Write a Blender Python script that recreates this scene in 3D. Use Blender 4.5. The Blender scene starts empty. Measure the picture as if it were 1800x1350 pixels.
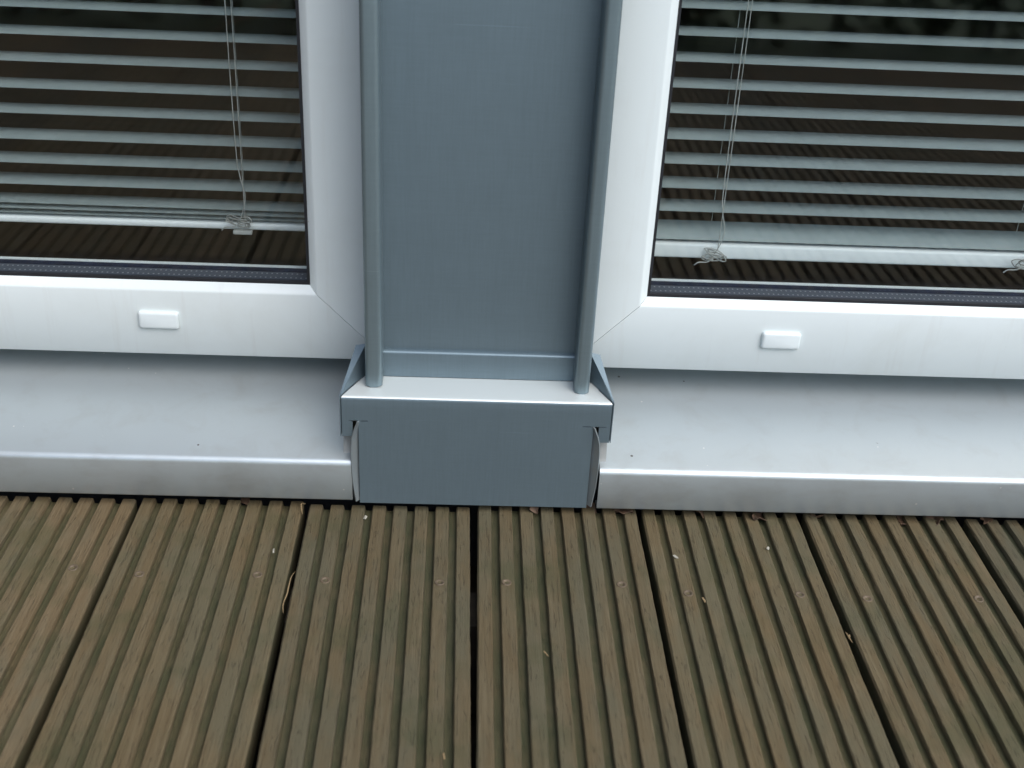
import bpy, bmesh, math, random
from mathutils import Vector, Matrix
random.seed(7)
R = math.radians
scene = bpy.context.scene
COL = scene.collection

# ------------------------------------------------------------------ camera
PITCH, YAW, ROLL = 0.4970565, 0.0483472, 0.0508287
cam_d = bpy.data.cameras.new('camera'); cam = bpy.data.objects.new('camera', cam_d); COL.objects.link(cam)
fw = Vector((math.sin(YAW)*math.cos(PITCH), math.cos(YAW)*math.cos(PITCH), -math.sin(PITCH)))
r0 = fw.cross(Vector((0, 0, 1))).normalized(); u0 = r0.cross(fw)
r1 = math.cos(ROLL)*r0 + math.sin(ROLL)*u0; u1 = -math.sin(ROLL)*r0 + math.cos(ROLL)*u0
M = Matrix((r1, u1, -fw)).transposed().to_4x4(); M.translation = Vector((-0.0134553, -0.8713816, 0.60615))
cam.matrix_world = M
cam_d.sensor_width = 36.0; cam_d.lens = 2056.816/1800*36.0
cam_d.clip_start = 0.02; cam_d.clip_end = 500
cam_d.dof.use_dof = True; cam_d.dof.focus_distance = 1.08; cam_d.dof.aperture_fstop = 8.0
scene.camera = cam

# ------------------------------------------------------------------ sky, sun, exposure
SUN_EL, SUN_AZ = R(52), R(143)          # azimuth clockwise from +Y: sun high, behind and right of the camera
world = bpy.data.worlds.new('World'); scene.world = world; world.use_nodes = True
nt = world.node_tree; bg = nt.nodes['Background']
sky = nt.nodes.new('ShaderNodeTexSky'); sky.sky_type = 'NISHITA'; sky.sun_disc = False
sky.sun_elevation = SUN_EL; sky.sun_rotation = SUN_AZ
sky.air_density = 1.0; sky.dust_density = 1.5; sky.ozone_density = 0.0
nt.links.new(sky.outputs[0], bg.inputs[0]); bg.inputs[1].default_value = 0.14
sun_d = bpy.data.lights.new('sun', 'SUN'); sun = bpy.data.objects.new('sun', sun_d); COL.objects.link(sun)
sun_d.energy = 1.3; sun_d.angle = R(60); sun_d.color = (1.0, 0.98, 0.955)
sv = Vector((math.sin(SUN_AZ)*math.cos(SUN_EL), math.cos(SUN_AZ)*math.cos(SUN_EL), math.sin(SUN_EL)))
sun.rotation_euler = sv.to_track_quat('Z', 'Y').to_euler()
sun.location = sv*20
vs = scene.view_settings
vs.view_transform = 'Standard'; vs.look = 'None'; vs.gamma = 1.0; vs.use_curve_mapping = False
vs.exposure = 0.91
scene.cycles.max_bounces = 10; scene.cycles.transparent_max_bounces = 24
scene.cycles.caustics_reflective = False; scene.cycles.caustics_refractive = False

# ------------------------------------------------------------------ helpers
class N:
    """tiny node-tree writer"""
    def __init__(s, name):
        s.m = bpy.data.materials.new(name); s.m.use_nodes = True
        s.t = s.m.node_tree; s.b = s.t.nodes['Principled BSDF']; s.o = s.t.nodes['Material Output']
    def n(s, typ, **kw):
        nd = s.t.nodes.new('ShaderNode'+typ)
        for k, v in kw.items():
            if k in nd.inputs.keys(): s.put(nd.inputs[k], v)
            else: setattr(nd, k, v)
        return nd
    def put(s, sock, v):
        if hasattr(v, 'is_linked') or isinstance(v, bpy.types.NodeSocket): s.t.links.new(v, sock)
        else: sock.default_value = v
    def coord(s, scale=(1, 1, 1), kind='Object', jitter=False):
        tc = s.n('TexCoord'); mp = s.n('Mapping'); s.t.links.new(tc.outputs[kind], mp.inputs['Vector'])
        mp.inputs['Scale'].default_value = scale
        if jitter:
            oi = s.n('ObjectInfo'); mu = s.math('MULTIPLY', oi.outputs['Random'], 37.0)
            cb = s.n('CombineXYZ'); s.put(cb.inputs[0], mu); s.put(cb.inputs[1], mu); s.put(cb.inputs[2], mu)
            s.t.links.new(cb.outputs[0], mp.inputs['Location'])
        return mp.outputs[0]
    def noise(s, vec, scale, detail=4, rough=.55, dist=0.0):
        nd = s.n('TexNoise'); s.put(nd.inputs['Vector'], vec); nd.inputs['Scale'].default_value = scale
        nd.inputs['Detail'].default_value = detail; nd.inputs['Roughness'].default_value = rough
        nd.inputs['Distortion'].default_value = dist
        return nd.outputs[0]
    def ramp(s, fac, stops):
        nd = s.n('ValToRGB'); s.put(nd.inputs[0], fac); e = nd.color_ramp.elements
        while len(e) < len(stops): e.new(.5)
        for el, (p, c) in zip(e, stops):
            el.position = p; el.color = (c, c, c, 1) if isinstance(c, (int, float)) else (*c, 1)
        return nd.outputs[0]
    def mix(s, fac, a, b, mode='MIX'):
        nd = s.n('Mix'); nd.data_type = 'RGBA'; nd.blend_type = mode
        s.put(nd.inputs[0], fac)
        for i, v in ((6, a), (7, b)):
            s.put(nd.inputs[i], (*v, 1) if isinstance(v, tuple) and len(v) == 3 else v)
        return nd.outputs[2]
    def math(s, op, a, b=0.0, clamp=False):
        nd = s.n('Math'); nd.operation = op; nd.use_clamp = clamp; s.put(nd.inputs[0], a); s.put(nd.inputs[1], b); return nd.outputs[0]
    def bump(s, h, strength=.3, dist=.001, normal=None):
        nd = s.n('Bump'); s.put(nd.inputs['Height'], h); nd.inputs['Strength'].default_value = strength
        nd.inputs['Distance'].default_value = dist
        if normal is not None: s.put(nd.inputs['Normal'], normal)
        return nd.outputs[0]
    def set(s, **kw):
        for k, v in kw.items():
            k = k.replace('_', ' ')
            s.put(s.b.inputs[k], (*v, 1) if isinstance(v, tuple) and len(v) == 3 else v)
        return s.m

def prop(o, label=None, cat=None, group=None, kind=None):
    if label: o['label'] = label
    if cat: o['category'] = cat
    if group: o['group'] = group
    if kind: o['kind'] = kind
    return o
def empty(name, loc=(0, 0, 0), parent=None, **kw):
    o = bpy.data.objects.new(name, None); COL.objects.link(o); o.location = loc; o.empty_display_size = .05
    if parent: o.parent = parent
    return prop(o, **kw)
def obj(name, me, mat, parent=None, smooth=False, loc=None, **kw):
    if not isinstance(me, bpy.types.Mesh):
        bm = me; me = bpy.data.meshes.new(name); bmesh.ops.recalc_face_normals(bm, faces=bm.faces[:]); bm.to_mesh(me); bm.free()
    if smooth: me.shade_smooth()
    if mat and not me.materials: me.materials.append(mat)
    o = bpy.data.objects.new(name, me); COL.objects.link(o)
    if parent: o.parent = parent
    if loc is not None: o.location = loc
    return prop(o, **kw)
def smooth_angle(o, ang=35):
    me = o.data; me.shade_smooth()
    bm = bmesh.new(); bm.from_mesh(me)
    for e in bm.edges:
        if len(e.link_faces) == 2 and e.calc_face_angle(0) > R(ang): e.smooth = False
    bm.to_mesh(me); bm.free(); return o
def solid(o, thick, offset=-1, ang=40):
    md = o.modifiers.new('thickness', 'SOLIDIFY'); md.thickness = thick; md.offset = offset
    dg = bpy.context.evaluated_depsgraph_get(); dg.update()
    me = bpy.data.meshes.new_from_object(o.evaluated_get(dg)); o.modifiers.clear(); o.data = me
    return smooth_angle(o, ang)
def box(x0, x1, y0, y1, z0, z1, bevel=0, seg=2, bm=None):
    b = bmesh.new()
    bmesh.ops.create_cube(b, size=1)
    for v in b.verts:
        v.co = Vector((x0+(v.co.x+.5)*(x1-x0), y0+(v.co.y+.5)*(y1-y0), z0+(v.co.z+.5)*(z1-z0)))
    if bevel: bmesh.ops.bevel(b, geom=b.edges[:], offset=bevel, segments=seg, affect='EDGES', profile=.5)
    if bm is None: return b
    me = bpy.data.meshes.new('t'); b.to_mesh(me); b.free(); bm.from_mesh(me); bpy.data.meshes.remove(me); return bm
def faces(bm, pts, fs):
    vv = [bm.verts.new(p) for p in pts]
    for f in fs: bm.faces.new([vv[i] for i in f])
    return vv
def extrude_profile(prof, a, b, axis):
    """closed profile of 2-D points swept from a to b. axis 'x': (y,z); axis 'z': (x,y)"""
    bm = bmesh.new(); ring = []
    for t in (a, b):
        ring.append([bm.verts.new((t, p[0], p[1]) if axis == 'x' else (p[0], p[1], t)) for p in prof])
    n = len(prof)
    for i in range(n): bm.faces.new((ring[0][i], ring[0][(i+1) % n], ring[1][(i+1) % n], ring[1][i]))
    bm.faces.new(ring[0]); bm.faces.new(ring[1][::-1]); return bm
def arc(cx, cy, r, a0, a1, n=5):
    return [(cx+r*math.cos(R(a0+(a1-a0)*i/n)), cy+r*math.sin(R(a0+(a1-a0)*i/n))) for i in range(n+1)]
def tube(pts, r, seg=6, bm=None, taper=None):
    bm = bm or bmesh.new(); pts = [Vector(p) for p in pts]; rings = []; up = Vector((.13, .21, .97)).normalized()
    for i, p in enumerate(pts):
        d = (pts[min(i+1, len(pts)-1)]-pts[max(i-1, 0)]).normalized()
        a = d.cross(up)
        if a.length < .05: a = d.cross(Vector((1, 0, 0)))
        a.normalize(); b = d.cross(a); rr = r if taper is None else r*taper(i/(len(pts)-1))
        rings.append([bm.verts.new(p+rr*(math.cos(k*2*math.pi/seg)*a+math.sin(k*2*math.pi/seg)*b)) for k in range(seg)])
    for q, s in zip(rings, rings[1:]):
        for k in range(seg): bm.faces.new((q[k], q[(k+1) % seg], s[(k+1) % seg], s[k]))
    bm.faces.new(rings[0]); bm.faces.new(rings[-1][::-1]); return bm
def catmull(P, n=6):
    P = [Vector(p) for p in P]; out = []
    for i in range(len(P)-1):
        p0, p1, p2, p3 = P[max(i-1, 0)], P[i], P[i+1], P[min(i+2, len(P)-1)]
        for k in range(n):
            t = k/n; out.append(.5*((2*p1)+(p2-p0)*t+(2*p0-5*p1+4*p2-p3)*t*t+(3*p1-p0-3*p2+p3)*t**3))
    return out+[P[-1]]

# ------------------------------------------------------------------ materials
def mat_wood():
    s = N('weathered_decking')
    g = s.coord((140, 5, 140), jitter=True); c = s.coord((1, 1, 1), jitter=True)
    fib = s.noise(g, 4.0, 6, .65, .4)                       # long fibres
    fine = s.noise(s.coord((420, 9, 420), jitter=True), 5.0, 4, .7)
    big = s.noise(s.coord((9, 3, 9), jitter=True), 3.0, 4, .6)
    hue = s.noise(s.coord((30, 4, 30), jitter=True), 2.0, 3, .6)
    crack = s.ramp(s.noise(s.coord((230, 14, 230), jitter=True), 3.2, 3, .6, 1.2), [(.60, 0.0), (.66, 1.0)])
    col = s.ramp(fib, [(.25, (.086, .066, .036)), (.5, (.128, .101, .057)), (.75, (.162, .132, .080))])
    col = s.mix(s.ramp(hue, [(.42, 0.0), (.66, .65)]), col, (.112, .080, .039))
    col = s.mix(s.ramp(big, [(.44, 0.0), (.62, .75)]), col, (.105, .096, .060))
    col = s.mix(s.ramp(s.noise(c, 16, 4, .6), [(.52, 0.0), (.68, .45)]), col, (.060, .066, .030))   # algae bloom
    col = s.mix(s.math('MULTIPLY', crack, .38), col, (.035, .026, .016))
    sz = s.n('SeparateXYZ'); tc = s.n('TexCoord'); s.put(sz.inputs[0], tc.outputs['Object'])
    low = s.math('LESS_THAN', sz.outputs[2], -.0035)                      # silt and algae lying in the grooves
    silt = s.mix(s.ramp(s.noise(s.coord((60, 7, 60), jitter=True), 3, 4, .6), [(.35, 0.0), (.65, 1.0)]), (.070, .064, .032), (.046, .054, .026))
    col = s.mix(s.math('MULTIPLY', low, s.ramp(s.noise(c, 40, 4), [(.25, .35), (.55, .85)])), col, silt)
    oi = s.n('ObjectInfo')
    tone = s.ramp(oi.outputs['Random'], [(0.0, (.78, .82, .84)), (.5, (1.0, .98, .92)), (1.0, (1.16, 1.10, 1.06))])
    col = s.mix(1.0, col, tone, 'MULTIPLY')
    h = s.math('ADD', s.math('MULTIPLY', fib, .6), s.math('ADD', s.math('MULTIPLY', fine, .5), s.math('MULTIPLY', crack, -.8)))
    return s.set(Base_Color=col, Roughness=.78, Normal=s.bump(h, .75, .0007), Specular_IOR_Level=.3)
def mat_alu(name, base, metallic, rough, brush=0.0, dirt=0.0, speck=0.0, tint=(.30, .27, .22)):
    s = N(name); c = s.coord(); col = base
    n1 = s.noise(c, 14, 5, .6)
    col = s.mix(s.ramp(n1, [(.35, 0.0), (.75, .07)]), col, tuple(x*.78 for x in base))
    if dirt:
        d = s.ramp(s.noise(s.coord((1, 1, 2.2)), 26, 6, .65, .5), [(.50, 0.0), (.74, dirt)])
        col = s.mix(d, col, tint)
    if speck:
        vo = s.n('TexVoronoi'); s.put(vo.inputs['Vector'], c); vo.inputs['Scale'].default_value = 62
        sp = s.math('LESS_THAN', vo.outputs['Distance'], .055)
        gate = s.math('GREATER_THAN', s.noise(c, 21, 2), .56)
        col = s.mix(s.math('MULTIPLY', s.math('MULTIPLY', sp, gate), speck), col, (.75, .75, .72))
        vo2 = s.n('TexVoronoi'); s.put(vo2.inputs['Vector'], s.coord((1, 1, 1), 'Object')); vo2.inputs['Scale'].default_value = 41
        sp2 = s.math('LESS_THAN', vo2.outputs['Distance'], .05); g2 = s.math('GREATER_THAN', s.noise(c, 17, 2), .54)
        col = s.mix(s.math('MULTIPLY', s.math('MULTIPLY', sp2, g2), speck), col, (.09, .08, .07))
    if dirt:                                                              # splashed grime dried on the upright front lip
        ge = s.n('NewGeometry'); sx = s.n('SeparateXYZ'); s.put(sx.inputs[0], ge.outputs['Normal'])
        lip = s.math('LESS_THAN', sx.outputs[1], -.6)
        gr = s.ramp(s.noise(s.coord((1, 1, 1.6)), 13, 7, .62, 0.0), [(.46, 0.0), (.72, .24)])
        col = s.mix(s.math('MULTIPLY', lip, gr), col, (.21, .185, .15))
    kw = {}
    if brush:
        b1 = s.noise(s.coord((620, 620, 30)), 1.0, 3, .6); b2 = s.noise(s.coord((40, 40, 620)), 1.0, 3, .6)
        b = s.math('ADD', b1, s.math('MULTIPLY', b2, .6))
        col = s.mix(s.ramp(b, [(.62, 0.0), (.98, .22)]), col, tuple(min(1, x*1.35) for x in base))
        scr = s.ramp(s.noise(s.coord((7, 7, 700)), 1.0, 2, .5), [(.70, 0.0), (.73, 1.0)])
        scr = s.math('MULTIPLY', scr, s.ramp(s.noise(c, 8, 3), [(.50, 0.0), (.62, .5)]))
        run = s.ramp(s.noise(s.coord((85, 85, 2.5)), 1.0, 5, .6), [(.52, 0.0), (.72, .10)])
        col = s.mix(run, col, tuple(x*.70 for x in base))
        col = s.mix(scr, col, tuple(min(1, x*1.6) for x in base))
        kw['Normal'] = s.bump(b, brush, .0002)
    rr = s.ramp(s.noise(c, 30, 4), [(.3, rough-.012), (.7, rough+.018)])
    return s.set(Base_Color=col, Metallic=metallic, Roughness=rr, **kw)
def mat_pvc():
    s = N('white_pvc'); c = s.coord()
    d = s.ramp(s.noise(c, 9, 6, .65, .6), [(.48, 0.0), (.80, .30)])
    col = s.mix(d, (.735, .80, .79), (.58, .61, .56))
    streak = s.ramp(s.noise(s.coord((60, 60, 5)), 1.6, 4, .6), [(.58, 0.0), (.78, .16)])
    col = s.mix(streak, col, (.52, .50, .45))
    vo = s.n('TexVoronoi'); s.put(vo.inputs['Vector'], c); vo.inputs['Scale'].default_value = 38
    sp = s.math('MULTIPLY', s.math('LESS_THAN', vo.outputs['Distance'], .030), s.math('GREATER_THAN', s.noise(c, 12, 2), .57))
    col = s.mix(s.math('MULTIPLY', sp, .6), col, (.25, .23, .2))
    return s.set(Base_Color=col, Roughness=.32, Specular_IOR_Level=.45, Normal=s.bump(s.noise(c, 220, 3), .05, .0005))
def mat_plain(name, col, rough=.6, metallic=0.0, var=.25, scale=40, bump=.1):
    s = N(name); c = s.coord(jitter=True); n = s.noise(c, scale, 4)
    cc = s.mix(s.ramp(n, [(.3, 0.0), (.7, 1.0)]), tuple(x*(1-var) for x in col), tuple(min(1, x*(1+var)) for x in col))
    return s.set(Base_Color=cc, Roughness=rough, Metallic=metallic, Normal=s.bump(n, bump, .001))
def mat_glass():
    s = N('clear_glass'); t = s.t
    lw = s.n('LayerWeight'); lw.inputs['Blend'].default_value = .5
    f5 = s.math('POWER', lw.outputs['Facing'], 5.0)
    fr = s.math('ADD', s.math('MULTIPLY', f5, .95), .043)
    tr = s.n('BsdfTransparent'); tr.inputs[0].default_value = (.982, .990, .988, 1)
    gl = s.n('BsdfGlossy'); gl.inputs['Roughness'].default_value = .035
    mx = s.n('MixShader'); s.put(mx.inputs[0], fr)
    t.links.new(tr.outputs[0], mx.inputs[1]); t.links.new(gl.outputs[0], mx.inputs[2])
    t.links.new(mx.outputs[0], s.o.inputs['Surface']); t.nodes.remove(s.b); return s.m
def mat_spacer():
    s = N('perforated_spacer'); tc = s.n('TexCoord'); sp = s.n('SeparateXYZ'); s.put(sp.inputs[0], tc.outputs['Object'])
    fx = s.math('SUBTRACT', s.math('FRACT', s.math('MULTIPLY', sp.outputs[0], 1/.0046)), .5)
    fz = s.math('SUBTRACT', s.math('FRACT', s.math('MULTIPLY', sp.outputs[2], 1/.0046)), .5)
    a = s.math('MULTIPLY', fx, .0046)
    rows = None
    for y0 in (.1192, .1280):
        dy = s.math('MULTIPLY', s.math('SUBTRACT', sp.outputs[1], y0), .75)
        d = s.math('SQRT', s.math('ADD', s.math('MULTIPLY', a, a), s.math('MULTIPLY', dy, dy)))
        m = s.math('LESS_THAN', d, .00085)
        rows = m if rows is None else s.math('MAXIMUM', rows, m)
    col = s.mix(rows, (.075, .092, .118), (.32, .35, .38))
    return s.set(Base_Color=col, Roughness=.45, Metallic=.2)
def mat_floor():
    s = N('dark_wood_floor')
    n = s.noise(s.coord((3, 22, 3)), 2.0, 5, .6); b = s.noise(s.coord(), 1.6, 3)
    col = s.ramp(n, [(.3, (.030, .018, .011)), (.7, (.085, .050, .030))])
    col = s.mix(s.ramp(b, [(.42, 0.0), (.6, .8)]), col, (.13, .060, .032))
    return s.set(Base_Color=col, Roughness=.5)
def mat_grass(name, a, b_, sc):
    s = N(name); n = s.noise(s.coord(), sc, 6, .7)
    return s.set(Base_Color=s.ramp(n, [(.3, a), (.7, b_)]), Roughness=.85)

WOOD = mat_wood()
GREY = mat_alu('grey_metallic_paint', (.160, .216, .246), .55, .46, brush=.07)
GREY_LIT = mat_alu('grey_top_painted_light', (.66, .71, .69), .40, .42)  # same grey sheet; brightness of the sky-facing top painted in as a paler colour
GREY_STRIP = mat_alu('grey_cover_strip', (.20, .262, .285), .6, .40, brush=.03)
SILL = mat_alu('anodised_sill', (.50, .555, .565), .55, .38, dirt=.17, speck=.9)
PVC = mat_pvc()
ENDM = mat_alu('worn_end_cap', (.27, .31, .32), .5, .42, dirt=.35)
CAPM = mat_plain('white_cap_plastic', (.70, .765, .76), .40, var=.03, bump=0)
BLACK = mat_plain('black_rubber', (.012, .013, .016), .55)
SEAL = mat_plain('dark_blue_seal', (.018, .026, .055), .4)
SPACER = mat_spacer(); GLASS = mat_glass()
SLAT = mat_plain('grey_blind_slat', (.30, .365, .37), .38, .0, var=.05, bump=.02)
RAILM = mat_plain('pale_blind_rail', (.88, .94, .94), .35, .0, var=.03, bump=.02)
CORD = mat_plain('grey_cord', (.42, .44, .42), .8)
PACK = mat_plain('grey_packing', (.36, .375, .36), .6, var=.1)
SCREWM = mat_plain('rusty_screw', (.13, .098, .062), .55, .2)
HOLE = mat_plain('dark_drive_hole', (.012, .010, .008), .8)
FLOORM = mat_floor()
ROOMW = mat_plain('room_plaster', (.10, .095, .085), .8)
RENDERW = mat_plain('house_render', (.55, .55, .53), .85, var=.08)
PLINTH = mat_plain('dark_plinth', (.045, .050, .058), .8)
SOIL = mat_plain('dark_soil', (.035, .028, .02), .9, var=.5)
LAWN = mat_grass('lawn_grass', (.022, .045, .012), (.06, .095, .028), 9)
LEAFG = mat_grass('hedge_leaf', (.012, .030, .008), (.05, .085, .022), 6)
LEAFB = mat_plain('dry_leaf', (.085, .050, .028), .75, var=.5, scale=120)
CHIPM = mat_plain('pale_chip', (.42, .40, .33), .6, var=.3, scale=300)
CHIPT = mat_plain('tan_chip', (.27, .19, .095), .7, var=.3, scale=300)
STREAKM = mat_plain('added_streak_rod', (.60, .45, .30), .5, var=.2)

# ------------------------------------------------------------------ the setting: ground, deck
obj('ground', box(-60, 60, -60, -1.60, -.40, -.18), LAWN, kind='structure')
obj('soil_under_deck', box(-3, 3, -1.598, .105, -.40, -.14), SOIL, kind='structure')

deck = empty('deck', kind='structure')
NR, RIBW, GRW, GD = 8, .0119, .0071, .0056
def board_mesh(w, ys, jit, seed):
    rnd = random.Random(seed); bm = bmesh.new(); x = -w/2
    rib = (w-7*GRW)/8; prof = [(-w/2, -.026, 0)]
    for k in range(NR):
        c = .0012 if k in (0,) else .0007
        c2 = .0012 if k == NR-1 else .0007
        prof += [(x, -c*1.1 if k else -.0016, 1), (x+c, 0, 1), (x+rib-c2, 0, 1), (x+rib, -c2*1.1, 1)]
        if k < NR-1:
            prof += [(x+rib+.0006, -GD+.0006, 1), (x+rib+.0014, -GD, 0), (x+rib+GRW-.0014, -GD, 0), (x+rib+GRW-.0006, -GD+.0006, 1)]
        x += rib+GRW
    prof += [(w/2, -.026, 0)]
    walk = [0.0]*len(prof); rows = []
    for y in ys:
        row = []
        for i, (px, pz, j) in enumerate(prof):
            walk[i] = walk[i]*.72 + rnd.gauss(0, jit)
            dx = walk[i] if j else 0
            dz = walk[(i*7+3) % len(prof)]*.4
            if pz == 0: dz = rnd.gauss(0, jit*.25)
            row.append(bm.verts.new((px+dx, y, pz+dz)))
        rows.append(row)
    n = len(prof)
    for a, b in zip(rows, rows[1:]):
        for i in range(n): bm.faces.new((a[i], a[(i+1) % n], b[(i+1) % n], b[i]))
    bm.faces.new(rows[0]); bm.faces.new(rows[-1][::-1]); return bm
def screw_mesh():
    bm = bmesh.new(); seg = 14; prof = [(.0001, -.0018), (.0015, -.0018), (.0017, -.0003), (.0030, .00015), (.0038, .0005), (.0041, .0002), (.0042, -.001)]
    rings = [[bm.verts.new((r*math.cos(2*math.pi*k/seg), r*math.sin(2*math.pi*k/seg), z)) for k in range(seg)] for r, z in prof]
    for ri, (a, b) in enumerate(zip(rings, rings[1:])):
        for k in range(seg):
            f = bm.faces.new((a[k], a[(k+1) % seg], b[(k+1) % seg], b[k])); f.material_index = 1 if ri < 2 else 0
    f = bm.faces.new(rings[0]); f.material_index = 1
    me = bpy.data.meshes.new('screw'); bm.to_mesh(me); bm.free(); me.materials.append(SCREWM); me.materials.append(HOLE); me.shade_smooth(); return me
SCREW = screw_mesh()
gx = {-2: (-.2996, -.3012), -1: (-.1512, -.1471), 0: (0.0, .0019), 1: (.1518, .1494), 2: (.2984, .3000), 3: (.4509, .4502)}
def gap(k): return gx.get(k, (.1502*k, .1502*k))
gw = {-2: .0052, -1: .0066, 0: .0046, 1: .0068, 2: .0070, 3: .0062}
SCY = {-3: -.090, -2: -.097, -1: -.1017, 0: -.1015, 1: -.108, 2: -.110}
for k in range(-13, 13):
    a0, a1 = gap(k); b0, b1 = gap(k+1)
    x0 = (a0+b0)/2; x1 = (a1+b1)/2; w = .1498-(gw.get(k, .0055)+gw.get(k+1, .0055))/2
    near = -6 <= k <= 5
    yend = {0: .0110, -1: .0080}.get(k, .010+random.uniform(-.002, .002))
    ys = [yend]
    if near:
        y = 0.0
        while y > -.42: ys.append(y); y -= .0045
    ys += [-.6, -1.0, -1.3, -1.62] if near else [-.5, -1.0, -1.3, -1.62]
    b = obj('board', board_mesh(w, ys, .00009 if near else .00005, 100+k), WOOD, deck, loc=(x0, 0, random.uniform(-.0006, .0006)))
    b.rotation_euler.z = math.atan2(x1-x0, .3)
    smooth_angle(b, 28)
    for r, ry in enumerate((SCY.get(k, -.1), -.58, -1.05, -1.52)):
        for sx in (-1, 1):
            s = obj('screw', SCREW, None, b); pos = sx*(2.5*(RIBW+GRW)-.0004)+random.uniform(-.001, .001)
            s.location = (pos, ry+random.uniform(-.002, .002), .0003); s.rotation_euler = (random.uniform(-.1, .1), random.uniform(-.1, .1), random.uniform(0, 3))
for i, y in enumerate((-.10, -.58, -1.05, -1.52)):
    obj('joist', box(-2, 2, y-.022, y+.022, -.125, -.0285), SOIL, deck)

# ------------------------------------------------------------------ house shell and room
house = empty('house', (0, .2, 0), label='pale rendered house wall round the two tall windows', cat='house')
H = (0, -.2, 0)
obj('plinth', box(-3, 3, .105, .30, -.30, .0495), PLINTH, house, loc=H)
obj('wall', box(-3, -1.29, .06, .30, .051, 2.75), RENDERW, house, loc=H)
obj('wall', box(1.29, 3, .06, .30, .051, 2.75), RENDERW, house, loc=H)
obj('added_shade_wall', box(-1.80, -1.55, -2.0, .058, -.30, 2.75), mat_plain('shade_wall_brown', (.13, .085, .06), .85), house, loc=H)  # unseen wall, added only to cut the light from the left
obj('lintel', box(-1.288, 1.288, .06, .30, 2.205, 2.75), RENDERW, house, loc=H)
obj('inner_pier', box(-.080, .080, .106, .30, .052, 2.203), RENDERW, house, loc=H)
obj('roof_slab', box(-3, 3, .04, 4.2, 2.752, 2.9), RENDERW, house, loc=H)
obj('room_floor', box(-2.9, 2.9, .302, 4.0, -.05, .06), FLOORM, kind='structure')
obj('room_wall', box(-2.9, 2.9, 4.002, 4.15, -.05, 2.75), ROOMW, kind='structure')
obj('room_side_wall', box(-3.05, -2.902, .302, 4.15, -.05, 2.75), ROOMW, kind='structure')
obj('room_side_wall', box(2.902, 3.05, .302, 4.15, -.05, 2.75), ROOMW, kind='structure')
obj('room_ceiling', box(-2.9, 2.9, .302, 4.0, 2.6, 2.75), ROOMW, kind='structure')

# ------------------------------------------------------------------ windows
def frame_member(corners, sx):
    """mitred member; corners = (outer start, outer end, inward direction) in (x,z)"""
    (ax, az), (bx, bz), (nx, nz) = corners
    d = Vector((bx-ax, 0, bz-az)); L = d.length; d.normalize(); n = Vector((nx, 0, nz))
    prof = [(0, .104), (.0008, .1012), (.003, .100)] + [(.0640, .100), (.0652, .1003), (.0662, .1010), (.0716, .1064), (.0721, .1072)] + \
           [(.0660, .1074), (.0660, .1364), (.0765, .1366), (.0770, .1372), (.0770, .1390), (.0764, .1396), (.0640, .1400), (.0620, .1680), (0, .1680)]
    bm = bmesh.new(); rings = []; g = .00034
    for s in (0, 1):
        ring = []
        for u, y in prof:
            t = u+g if s == 0 else L-u-g
            p = Vector((ax, 0, az))+d*t+n*u; ring.append(bm.verts.new((p.x, y, p.z)))
        rings.append(ring)
    k = len(prof)
    for i in range(k): bm.faces.new((rings[0][i], rings[0][(i+1) % k], rings[1][(i+1) % k], rings[1][i]))
    bm.faces.new(rings[0]); bm.faces.new(rings[1][::-1]); return bm
def ring_strip(x0, x1, z0, z1, y0, y1, t):
    """rectangular ring (a gasket or spacer) whose outside is x0..z1 and inside is t smaller"""
    bm = bmesh.new(); V = []
    for y in (y0, y1):
        for e in (0, t):
            V.append([bm.verts.new(p) for p in ((x0+e, y, z0+e), (x1-e, y, z0+e), (x1-e, y, z1-e), (x0+e, y, z1-e))])
    fo, fi, bo, bi = V
    for i in range(4):
        j = (i+1) % 4
        bm.faces.new((fo[i], fo[j], fi[j], fi[i])); bm.faces.new((bo[i], bo[j], bi[j], bi[i]))
        bm.faces.new((fo[i], fo[j], bo[j], bo[i])); bm.faces.new((fi[i], fi[j], bi[j], bi[i]))
    return bm
def cap_bm():
    def rr(w, h, r, y):
        P = []
        for cx, cz, a0 in ((w-r, h-r, 0), (-w+r, h-r, 90), (-w+r, -h+r, 180), (w-r, -h+r, 270)):
            P += [(p[0], y, p[1]) for p in arc(cx, cz, r, a0, a0+90, 5)]
        return P
    bm = bmesh.new(); rings = [[bm.verts.new(p) for p in rr(*q)] for q in
        ((.0181, .0084, .0026, .0003), (.0181, .0084, .0026, -.0020), (.0178, .0081, .0025, -.0032), (.0170, .0073, .0022, -.0040), (.0160, .0060, .0018, -.0044))]
    for a, b in zip(rings, rings[1:]):
        n = len(a)
        for i in range(n): bm.faces.new((a[i], a[(i+1) % n], b[(i+1) % n], b[i]))
    bm.faces.new(rings[-1]); return bm
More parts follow.
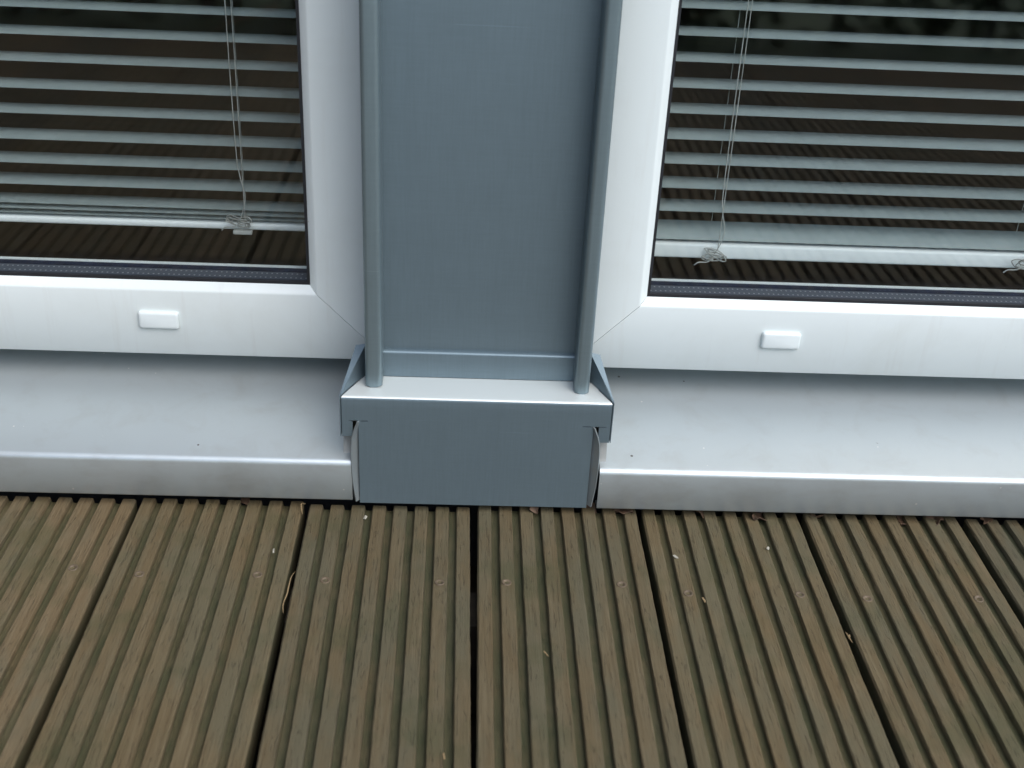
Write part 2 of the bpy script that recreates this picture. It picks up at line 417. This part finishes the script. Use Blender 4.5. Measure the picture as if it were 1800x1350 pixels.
def window(sx, zb, label, capx, capz):
    x_in, x_out = (.0815, 1.280); zt = 2.20
    xa, xb = sorted((sx*x_in, sx*x_out))
    w = empty('window', (sx*.68, .13, zb), label=label, cat='window', group='tall white windows either side of the post')
    off = tuple(-v for v in w.location)
    mem = {'bottom_rail': ((xa, zb), (xb, zb), (0, 1)), 'top_rail': ((xb, zt), (xa, zt), (0, -1)),
           'stile': ((xa, zt), (xa, zb), (1, 0)), 'stile.': ((xb, zb), (xb, zt), (-1, 0))}
    br = None
    for nme, c in mem.items():
        o = smooth_angle(obj(nme.strip('.'), frame_member(c, sx), PVC, w, loc=off), 30)
        if nme == 'bottom_rail': br = o
    c = obj('drain_cap', cap_bm(), CAPM, br, loc=(capx, .1000, capz)); smooth_angle(c, 40)
    c.rotation_euler.y = R(.4)
    def ins(u): return xa+u, xb-u, zb+u, zt-u
    a = ins(.0662); obj('gasket', ring_strip(*a, .1076, .1108, .0086), BLACK, w, loc=off)
    a = ins(.0662); obj('pane', box(a[0], a[1], .1112, .1150, a[2], a[3]), GLASS, w, loc=off)
    obj('spacer_bar', ring_strip(*a, .1152, .1318, .0070), SPACER, w, loc=off)
    obj('pane', box(a[0], a[1], .1320, .1356, a[2], a[3]), GLASS, w, loc=off)
    obj('inner_seal', ring_strip(*a, .1357, .1362, .0093), SEAL, w, loc=off)
    return w
window(-1, .0990, 'tall white plastic window left of the grey post, dimmer blind behind its glass', -.2905, .1355)
window(1, .0978, 'tall white plastic window right of the grey post, brighter blind behind its glass', .2815, .1333)

# ------------------------------------------------------------------ aluminium sills
def sill(sx, zb, zf, label):
    t = empty('window_sill', (sx*.69, 0, zb), label=label, cat='window sill', group='folded aluminium sills under the windows')
    off = (-t.location.x, 0, -zb)
    xi, xo = (.1082 if sx < 0 else .1105), 1.283
    r = .0042; sl = math.tan(R(11))
    pts = [(.010, zb+.0006), (.0006, zb), (0, zb+.0008), (0, zf-r*1.2)]
    pts += [(r-r*math.cos(R(a)), zf-r*1.2+r*math.sin(R(a))) for a in (14, 28, 42, 56, 70, 84)]
    z0 = pts[-1][1]; pts += [(.012, z0+(.012-r)*sl), (.148, z0+(.148-r)*sl), (.148, z0+.148*sl+.020)]
    bm = bmesh.new(); xs = [sx*(xi+(xo-xi)*i/12) for i in range(13)]
    rows = [[bm.verts.new((x, y, z)) for y, z in pts] for x in xs]
    for a, b in zip(rows, rows[1:]):
        for i in range(len(pts)-1): bm.faces.new((a[i], a[i+1], b[i+1], b[i]))
    solid(obj('sheet', bm, SILL, t, loc=off), .0016)
    # flared end cap standing up beside the post base
    bm = bmesh.new(); rw = []
    prof = [(.0105, .1052), (.018, .1062), (.032, .1078), (.050, .1086), (.066, .1086), (.076, .1078), (.084, .1058), (.0895, .1036), (.0925, .1026)]
    for z, x in prof:
        yb = .0050 if z < .08 else .0050-(z-.08)*.2
        rw.append([bm.verts.new((sx*(x+(.0998-x)*f), -.0022+(yb+.0022)*f, z)) for f in (0, .25, .6, 1)])
    for a, b in zip(rw, rw[1:]):
        for i in range(3): bm.faces.new((a[i], a[i+1], b[i+1], b[i]))
    solid(obj('end_cap', bm, ENDM, t, loc=off), .0011, 0)
    # small packing piece between sill and box
    y0 = .010; zz = z0+(y0-r)*sl
    pb = bmesh.new()
    xq0, xq1 = .1090, .1165
    P = [(y0, zz+.0003), (.050, zz+.0003+(.050-y0)*sl), (.050, .0762), (y0+.004, .0755), (y0+.001, zz+.004)]
    pb2 = extrude_profile(P, sx*xq0, sx*xq1, 'x'); pb.free()
    obj('packing_piece', pb2, PACK, t, loc=off)
    return t
sill(-1, .0122, .0516, 'folded silver aluminium sill under the left window, its front edge dirtier')
sill(1, .0094, .0490, 'folded silver aluminium sill under the right window, brighter and cleaner')

# ------------------------------------------------------------------ grey post with base box
post = empty('post_cover', (0, .05, .008), label='grey metal post cover with boxed foot between the two windows', cat='post')
PO = (0, -.05, -.008)
obj('panel', box(-.0965, .0965, .0386, .0402, .122, 2.24), GREY, post, loc=PO)
for sx in (-1, 1):
    obj('side_panel', box(*sorted((sx*.0950, sx*.0965)), .0404, .0990, .121, 2.24), GREY, post, loc=PO)
    cx0, cx1 = sorted((sx*(.0824 if sx < 0 else .0838), sx*(.0970 if sx < 0 else .0968)))
    y0, y1, r = (.0150, .0384, .0042) if sx < 0 else (.0135, .0384, .0042)
    prof = [(cx0, y1)] + arc(cx0+r, y0+r, r, 180, 270, 6) + arc(cx1-r, y0+r, r, 270, 360, 6) + [(cx1, y1)]
    bm = extrude_profile(prof, .1178 if sx < 0 else .1172, 2.24, 'z')
    low = [e for e in bm.edges if e.verts[0].co.z < .13 and e.verts[1].co.z < .13]
    bmesh.ops.bevel(bm, geom=low, offset=.0009, segments=2, affect='EDGES')
    smooth_angle(obj('cover_strip', bm, GREY_STRIP, post, loc=PO), 30)
# kick plate with folded top
bm = bmesh.new(); pk = [(.0340, .1190), (.0340, .1412)] + [(.0340+.0022-.0022*math.cos(R(a)), .1412+.0022*math.sin(R(a))) for a in (20, 45, 70, 90)] + [(.0384, .1435)]
rows = [[bm.verts.new((x, y, z)) for y, z in pk] for x in (-.0835, .0850)]
for i in range(len(pk)-1): bm.faces.new((rows[0][i], rows[0][i+1], rows[1][i+1], rows[1][i]))
smooth_angle(obj('kick_plate', bm, GREY, post, loc=PO), 30)
# box: front and top plate folded from one sheet
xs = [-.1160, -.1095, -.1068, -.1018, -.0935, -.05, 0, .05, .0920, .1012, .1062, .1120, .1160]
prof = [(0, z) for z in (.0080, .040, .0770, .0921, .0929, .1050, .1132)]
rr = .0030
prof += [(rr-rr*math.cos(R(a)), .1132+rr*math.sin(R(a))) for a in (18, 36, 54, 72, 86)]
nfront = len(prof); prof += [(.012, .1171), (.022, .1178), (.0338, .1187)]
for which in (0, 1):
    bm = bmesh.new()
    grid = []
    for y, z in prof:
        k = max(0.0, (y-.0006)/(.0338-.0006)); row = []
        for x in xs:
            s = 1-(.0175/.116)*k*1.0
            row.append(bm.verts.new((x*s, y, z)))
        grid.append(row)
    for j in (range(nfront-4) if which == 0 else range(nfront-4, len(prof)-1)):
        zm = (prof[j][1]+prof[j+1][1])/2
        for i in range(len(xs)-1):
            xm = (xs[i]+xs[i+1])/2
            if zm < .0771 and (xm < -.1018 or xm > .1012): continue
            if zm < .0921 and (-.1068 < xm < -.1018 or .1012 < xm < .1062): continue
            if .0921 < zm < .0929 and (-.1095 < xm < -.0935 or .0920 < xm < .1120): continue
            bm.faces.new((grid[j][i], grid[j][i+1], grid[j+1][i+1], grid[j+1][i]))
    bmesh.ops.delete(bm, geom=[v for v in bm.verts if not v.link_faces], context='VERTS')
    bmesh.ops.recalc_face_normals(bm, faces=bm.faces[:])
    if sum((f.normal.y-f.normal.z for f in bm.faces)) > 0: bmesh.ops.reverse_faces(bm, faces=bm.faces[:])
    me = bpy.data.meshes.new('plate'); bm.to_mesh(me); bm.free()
    solid(obj(('front_plate', 'top_plate')[which], me, (GREY, GREY_LIT)[which], post, loc=PO), .0009)
for sx in (-1, 1):
    A = (sx*.1172, .0004, .1164); B = (sx*.0992, .0350, .1186); Dp = (sx*.1066, .041, .1447 if sx < 0 else .1420); Ep = (sx*.0980, .041, .1462 if sx < 0 else .1440)
    F = (sx*.1072, .0990, .1120); G = (sx*.0980, .0990, .1130)
    Hh = (sx*.1172, .0004, .0768); I = (sx*.1160, .0990, .0760)
    bm = bmesh.new(); faces(bm, [A, B, Ep, Dp, F, G, I, Hh], [(0, 1, 2, 3), (3, 2, 5, 4), (0, 3, 4, 6, 7)])
    solid(obj('side_plate', bm, GREY, post, loc=PO), .0008, 0, 20)
    obj('side_infill', box(*sorted((sx*.0990, sx*.1075)), .0996, .1465, .0600, .0970), GREY, post, loc=PO)

# ------------------------------------------------------------------ blinds
def slat_mesh(L):
    bm = bmesh.new(); rows = []
    for x in (-L/2, 0, L/2):
        rows.append([bm.verts.new((x, -.0125+.025*i/6, .0016*(1-((i-3)/3)**2))) for i in range(7)])
    for a, b in zip(rows, rows[1:]):
        for i in range(6): bm.faces.new((a[i], a[i+1], b[i+1], b[i]))
    me = bpy.data.meshes.new('slat'); bm.to_mesh(me); bm.free(); me.materials.append(SLAT); me.shade_smooth(); return me
def knot_bm(seed, sz):
    rnd = random.Random(seed); bm = bmesh.new()
    for lp in range(4):
        c = Vector((rnd.uniform(-.3, .3)*sz, rnd.uniform(-.1, .1)*sz, rnd.uniform(-.12, .12)*sz)); n = 9
        a, b = rnd.uniform(.45, .75)*sz, rnd.uniform(.14, .28)*sz; ph = rnd.uniform(0, 6); tl = rnd.uniform(-.5, .2)
        pts = []
        for i in range(n+1):
            t = ph+i*2*math.pi/n*1.05
            x, z = a*math.cos(t)*(1+rnd.uniform(-.2, .2)), b*math.sin(t)*(1+rnd.uniform(-.3, .3))
            pts.append(c+Vector((x*math.cos(tl)-z*math.sin(tl), rnd.uniform(-.12, .12)*sz, x*math.sin(tl)+z*math.cos(tl))))
        tube(catmull(pts, 4), .00055, 5, bm)
    return bm
def blind(sx, label, zs, rail, tilt, cords, tilt_low):
    x0, x1 = .146, 1.215; L = x1-x0; xc = sx*(x0+x1)/2
    b = empty('venetian_blind', (xc, .2, rail[0]), label=label, cat='blind', group='venetian blinds behind the windows')
    me = slat_mesh(L)
    z = zs[-1]
    while z < 2.10: z += .0236; zs.append(z)
    for i, zz in enumerate(zs):
        s = obj('slat', me, None, b, loc=(random.uniform(-.001, .001), random.uniform(-.0006, .0006), zz-rail[0]))
        s.rotation_euler = (R(-tilt_low[i] if i < len(tilt_low) else -tilt+random.uniform(-1, 1)), R(random.uniform(-.05, .05)), 0)
    s = obj('bottom_rail', box(-L/2, L/2, -.0130, .0130, 0, rail[1], .0022, 3), RAILM, b); smooth_angle(s, 40)
    obj('head_rail', box(-L/2, L/2, -.014, .014, 2.125-rail[0], 2.155-rail[0], .001), RAILM, b)
    for (cx, top, bot, kx, kz, seed) in cords:
        lx = cx-xc
        for yy, dx in ((-.0130, .003), (.0130, -.001)):
            obj('ladder_cord', tube([(lx+dx, yy, 1.9), (lx+dx+.001, yy, .6), (lx+dx, yy, rail[1]*.6)], .00045, 5), CORD, b)
        zb = kz-rail[0]
        pts = [(lx-.003*sx, -.0165, 1.9), (lx-.002*sx, -.0165, .7), (lx-.001, -.0165, .25), (lx-.0005, -.017, zb+.075), (lx+.0015, -.0185, zb+.045), (lx+.0055, -.019, zb+.026), (lx+.004, -.019, zb+.013), (kx-xc, -.019, zb)]
        lc = obj('lift_cord', tube(catmull(pts, 5), .0005, 5), CORD, b)
        k = obj('cord_knot', knot_bm(seed, .0155), CORD, lc, loc=(kx-xc, -.020, zb-.001)); k.data.shade_smooth()
        obj('cord_tail', tube(catmull([(0, 0, -.003), (-.006, -.001, -.007), (-.014, 0, -.008), (-.018, 0, -.011)], 4), .0006, 5), CORD, lc, loc=(kx-xc, -.020, zb))
        if sx < 0:
            obj('cord_tassel', box(-.009, .009, -.003, .003, -.002, .002, .001), CORD, lc, loc=(kx-xc+.002, -.020, zb-.012))
    return b
blind(-1, 'grey slatted blind behind the left window, thin bottom rail', [.2005, .2055, .2110, .2300, .2510, .2735], (.1905, .0065), -6,
      [(-.2270, 0, 0, -.2275, .2035, 3), (-.62, 0, 0, -.62, .2035, 4)], [0, -1, -2])
blind(1, 'grey slatted blind behind the right window, broad pale bottom rail', [.2010, .2265, .2490, .2730], (.1765, .0150), -9,
      [(.2285, 0, 0, .2268, .1835, 5), (.535, 0, 0, .5330, .1860, 6)], [-28])

# ------------------------------------------------------------------ garden side, seen in the panes
def hedge(x0, x1, y, h, label):
    t = empty('hedge', ((x0+x1)/2, y, -.18), label=label, cat='hedge')
    rnd = random.Random(int(x0*10)); bm = bmesh.new()
    for i in range(9000):
        p = Vector((rnd.uniform(x0, x1), y+rnd.gauss(0, .22), rnd.uniform(-.18, h)+rnd.gauss(0, .04)))
        a = Vector((rnd.gauss(0, 1), rnd.gauss(0, 1), rnd.gauss(0, 1))).normalized(); b = a.orthogonal().normalized(); s = rnd.uniform(.02, .05)
        bm.faces.new([bm.verts.new(p+q) for q in (a*s, b*s*.5, -a*s, -b*s*.5)])
    me = bpy.data.meshes.new('foliage'); bm.to_mesh(me); bm.free()
    f = obj('foliage', me, LEAFG, t, loc=(-t.location.x, -t.location.y, .18)); f['kind'] = 'stuff'
    for i in range(int((x1-x0)/.5)):
        x = x0+.25+i*.5; obj('stem', tube([(x, y, -.2), (x+.03, y+.02, h*.5), (x-.02, y, h*.9)], .02, 6, taper=lambda q: 1-.7*q), SOIL, t, loc=(-t.location.x, -t.location.y, .18))
hedge(-3.6, 3.6, -2.7, 1.05, 'clipped green garden hedge beyond the deck, dark in the window reflections')
obj('added_streak_rod', tube([(-.80, -2.13, -.165), (-.62, -1.83, -.02), (-.44, -1.52, .09)], .006, 8), STREAKM,  # unseen stick, added for the pale streak it reflects in the left pane
    label='pale cane added beyond the deck for its streak in the left pane', cat='rod')

# ------------------------------------------------------------------ small litter on the deck
def leaf_bm(seed, s):
    rnd = random.Random(seed); bm = bmesh.new(); n = 5; rows = []
    for i in range(n+1):
        t = i/n; w = s*.38*math.sin(math.pi*min(.97, max(.06, t)))*(1+rnd.uniform(-.25, .25))
        cz = s*.18*math.sin(t*3+seed)
        rows.append([bm.verts.new((s*(t-.5), w, cz+rnd.uniform(0, .2)*s)), bm.verts.new((s*(t-.5), 0, cz)), bm.verts.new((s*(t-.5), -w, cz+rnd.uniform(0, .25)*s))])
    for a, b in zip(rows, rows[1:]):
        for i in range(2): bm.faces.new((a[i], a[i+1], b[i+1], b[i]))
    return bm
ORD = ['first', 'second', 'third', 'fourth', 'fifth', 'sixth', 'seventh', 'eighth']
LV = [(.137, .006, .018), (.208, .010, .020), (.262, .006, .022), (.318, .012, .018), (.398, .008, .020), (.424, .006, .022), (.470, .008, .020), (-.205, .012, .014), (.055, .003, .010), (.107, .012, .016)]
for i, (x, y, s) in enumerate(LV):
    left, mid = x < 0, 0 < x < .11
    lab = ('dry curled leaf in the shadow under the left sill' if left else
           ['dry leaf scrap under the middle of the grey post foot', 'dry leaf scrap beside the right corner of the grey post foot'][x > .08] if mid else
           'dry brown leaf under the right sill, %s from the post' % ORD[sorted(q[0] for q in LV if q[0] > .11).index(x)])
    o = obj('dry_leaf', leaf_bm(i, s), LEAFB, label=lab, cat='leaf', group='dry leaves under the ' + ('left sill' if left else 'post' if mid else 'right sill'))
    o.location = (x, y, .0035 if y < .006 else -.002); o.rotation_euler = (random.uniform(-.5, .5), random.uniform(-.4, .4), random.uniform(0, 6.2))
    solid(o, .0004, 0)
def chip_bm(seed, l, w):
    rnd = random.Random(seed); bm = box(-w/2, w/2, -l/2, l/2, 0, w*.5)
    for v in bm.verts: v.co += Vector((rnd.uniform(-.3, .3)*w, rnd.uniform(-.2, .2)*l, rnd.uniform(-.1, .3)*w))
    return bm
CH = [(-.169, -.0647, .006, .0016, 0), (.1742, -.0605, .0045, .0024, 0), (.2583, -.0452, .0050, .0024, 0), (-.0962, -.0127, .0045, .0026, 0), (.1892, -.1175, .006, .0014, 1),
      (.0563, -.1861, .007, .0014, 1), (-.019, -.2907, .006, .0016, 1), (.2984, -.1598, .005, .0016, 1)]
for i, (x, y, l, w, c) in enumerate(CH):
    o = obj('wood_chip', chip_bm(i, l*.8, w*.75), CHIPT if c else CHIPM, label='tiny %s lying on the deck boards, %s from the left' % ('tan splinter' if c else 'pale chip', ORD[sorted(q[0] for q in CH if q[4] == c).index(x)]), cat='chip',
            group='tan splinters on the deck' if c else 'pale chips on the deck')
    o.location = (x, y, .0002); o.rotation_euler = (0, 0, random.uniform(-.5, .5))
for i, pts in enumerate([[(-.1482, -.086, -.004), (-.1495, -.100, .0005), (-.1500, -.118, -.001), (-.1508, -.134, .0008), (-.1500, -.140, -.003)],
                         [(-.1512, .006, .001), (-.1545, .001, .004), (-.1520, -.010, .001)],
                         [(.2985, -.150, -.003), (.2970, -.158, .001), (.2990, -.166, .0)]]):
    obj('straw', tube(catmull(pts, 4), .0006, 5, taper=lambda q: 1-.6*abs(2*q-1)), CHIPT,
        label=['pale dry straw caught in the gap between two boards', 'short dry twig under the end of the left sill', 'dry crumb of straw in the deck gap below the right sill'][i], cat='straw')
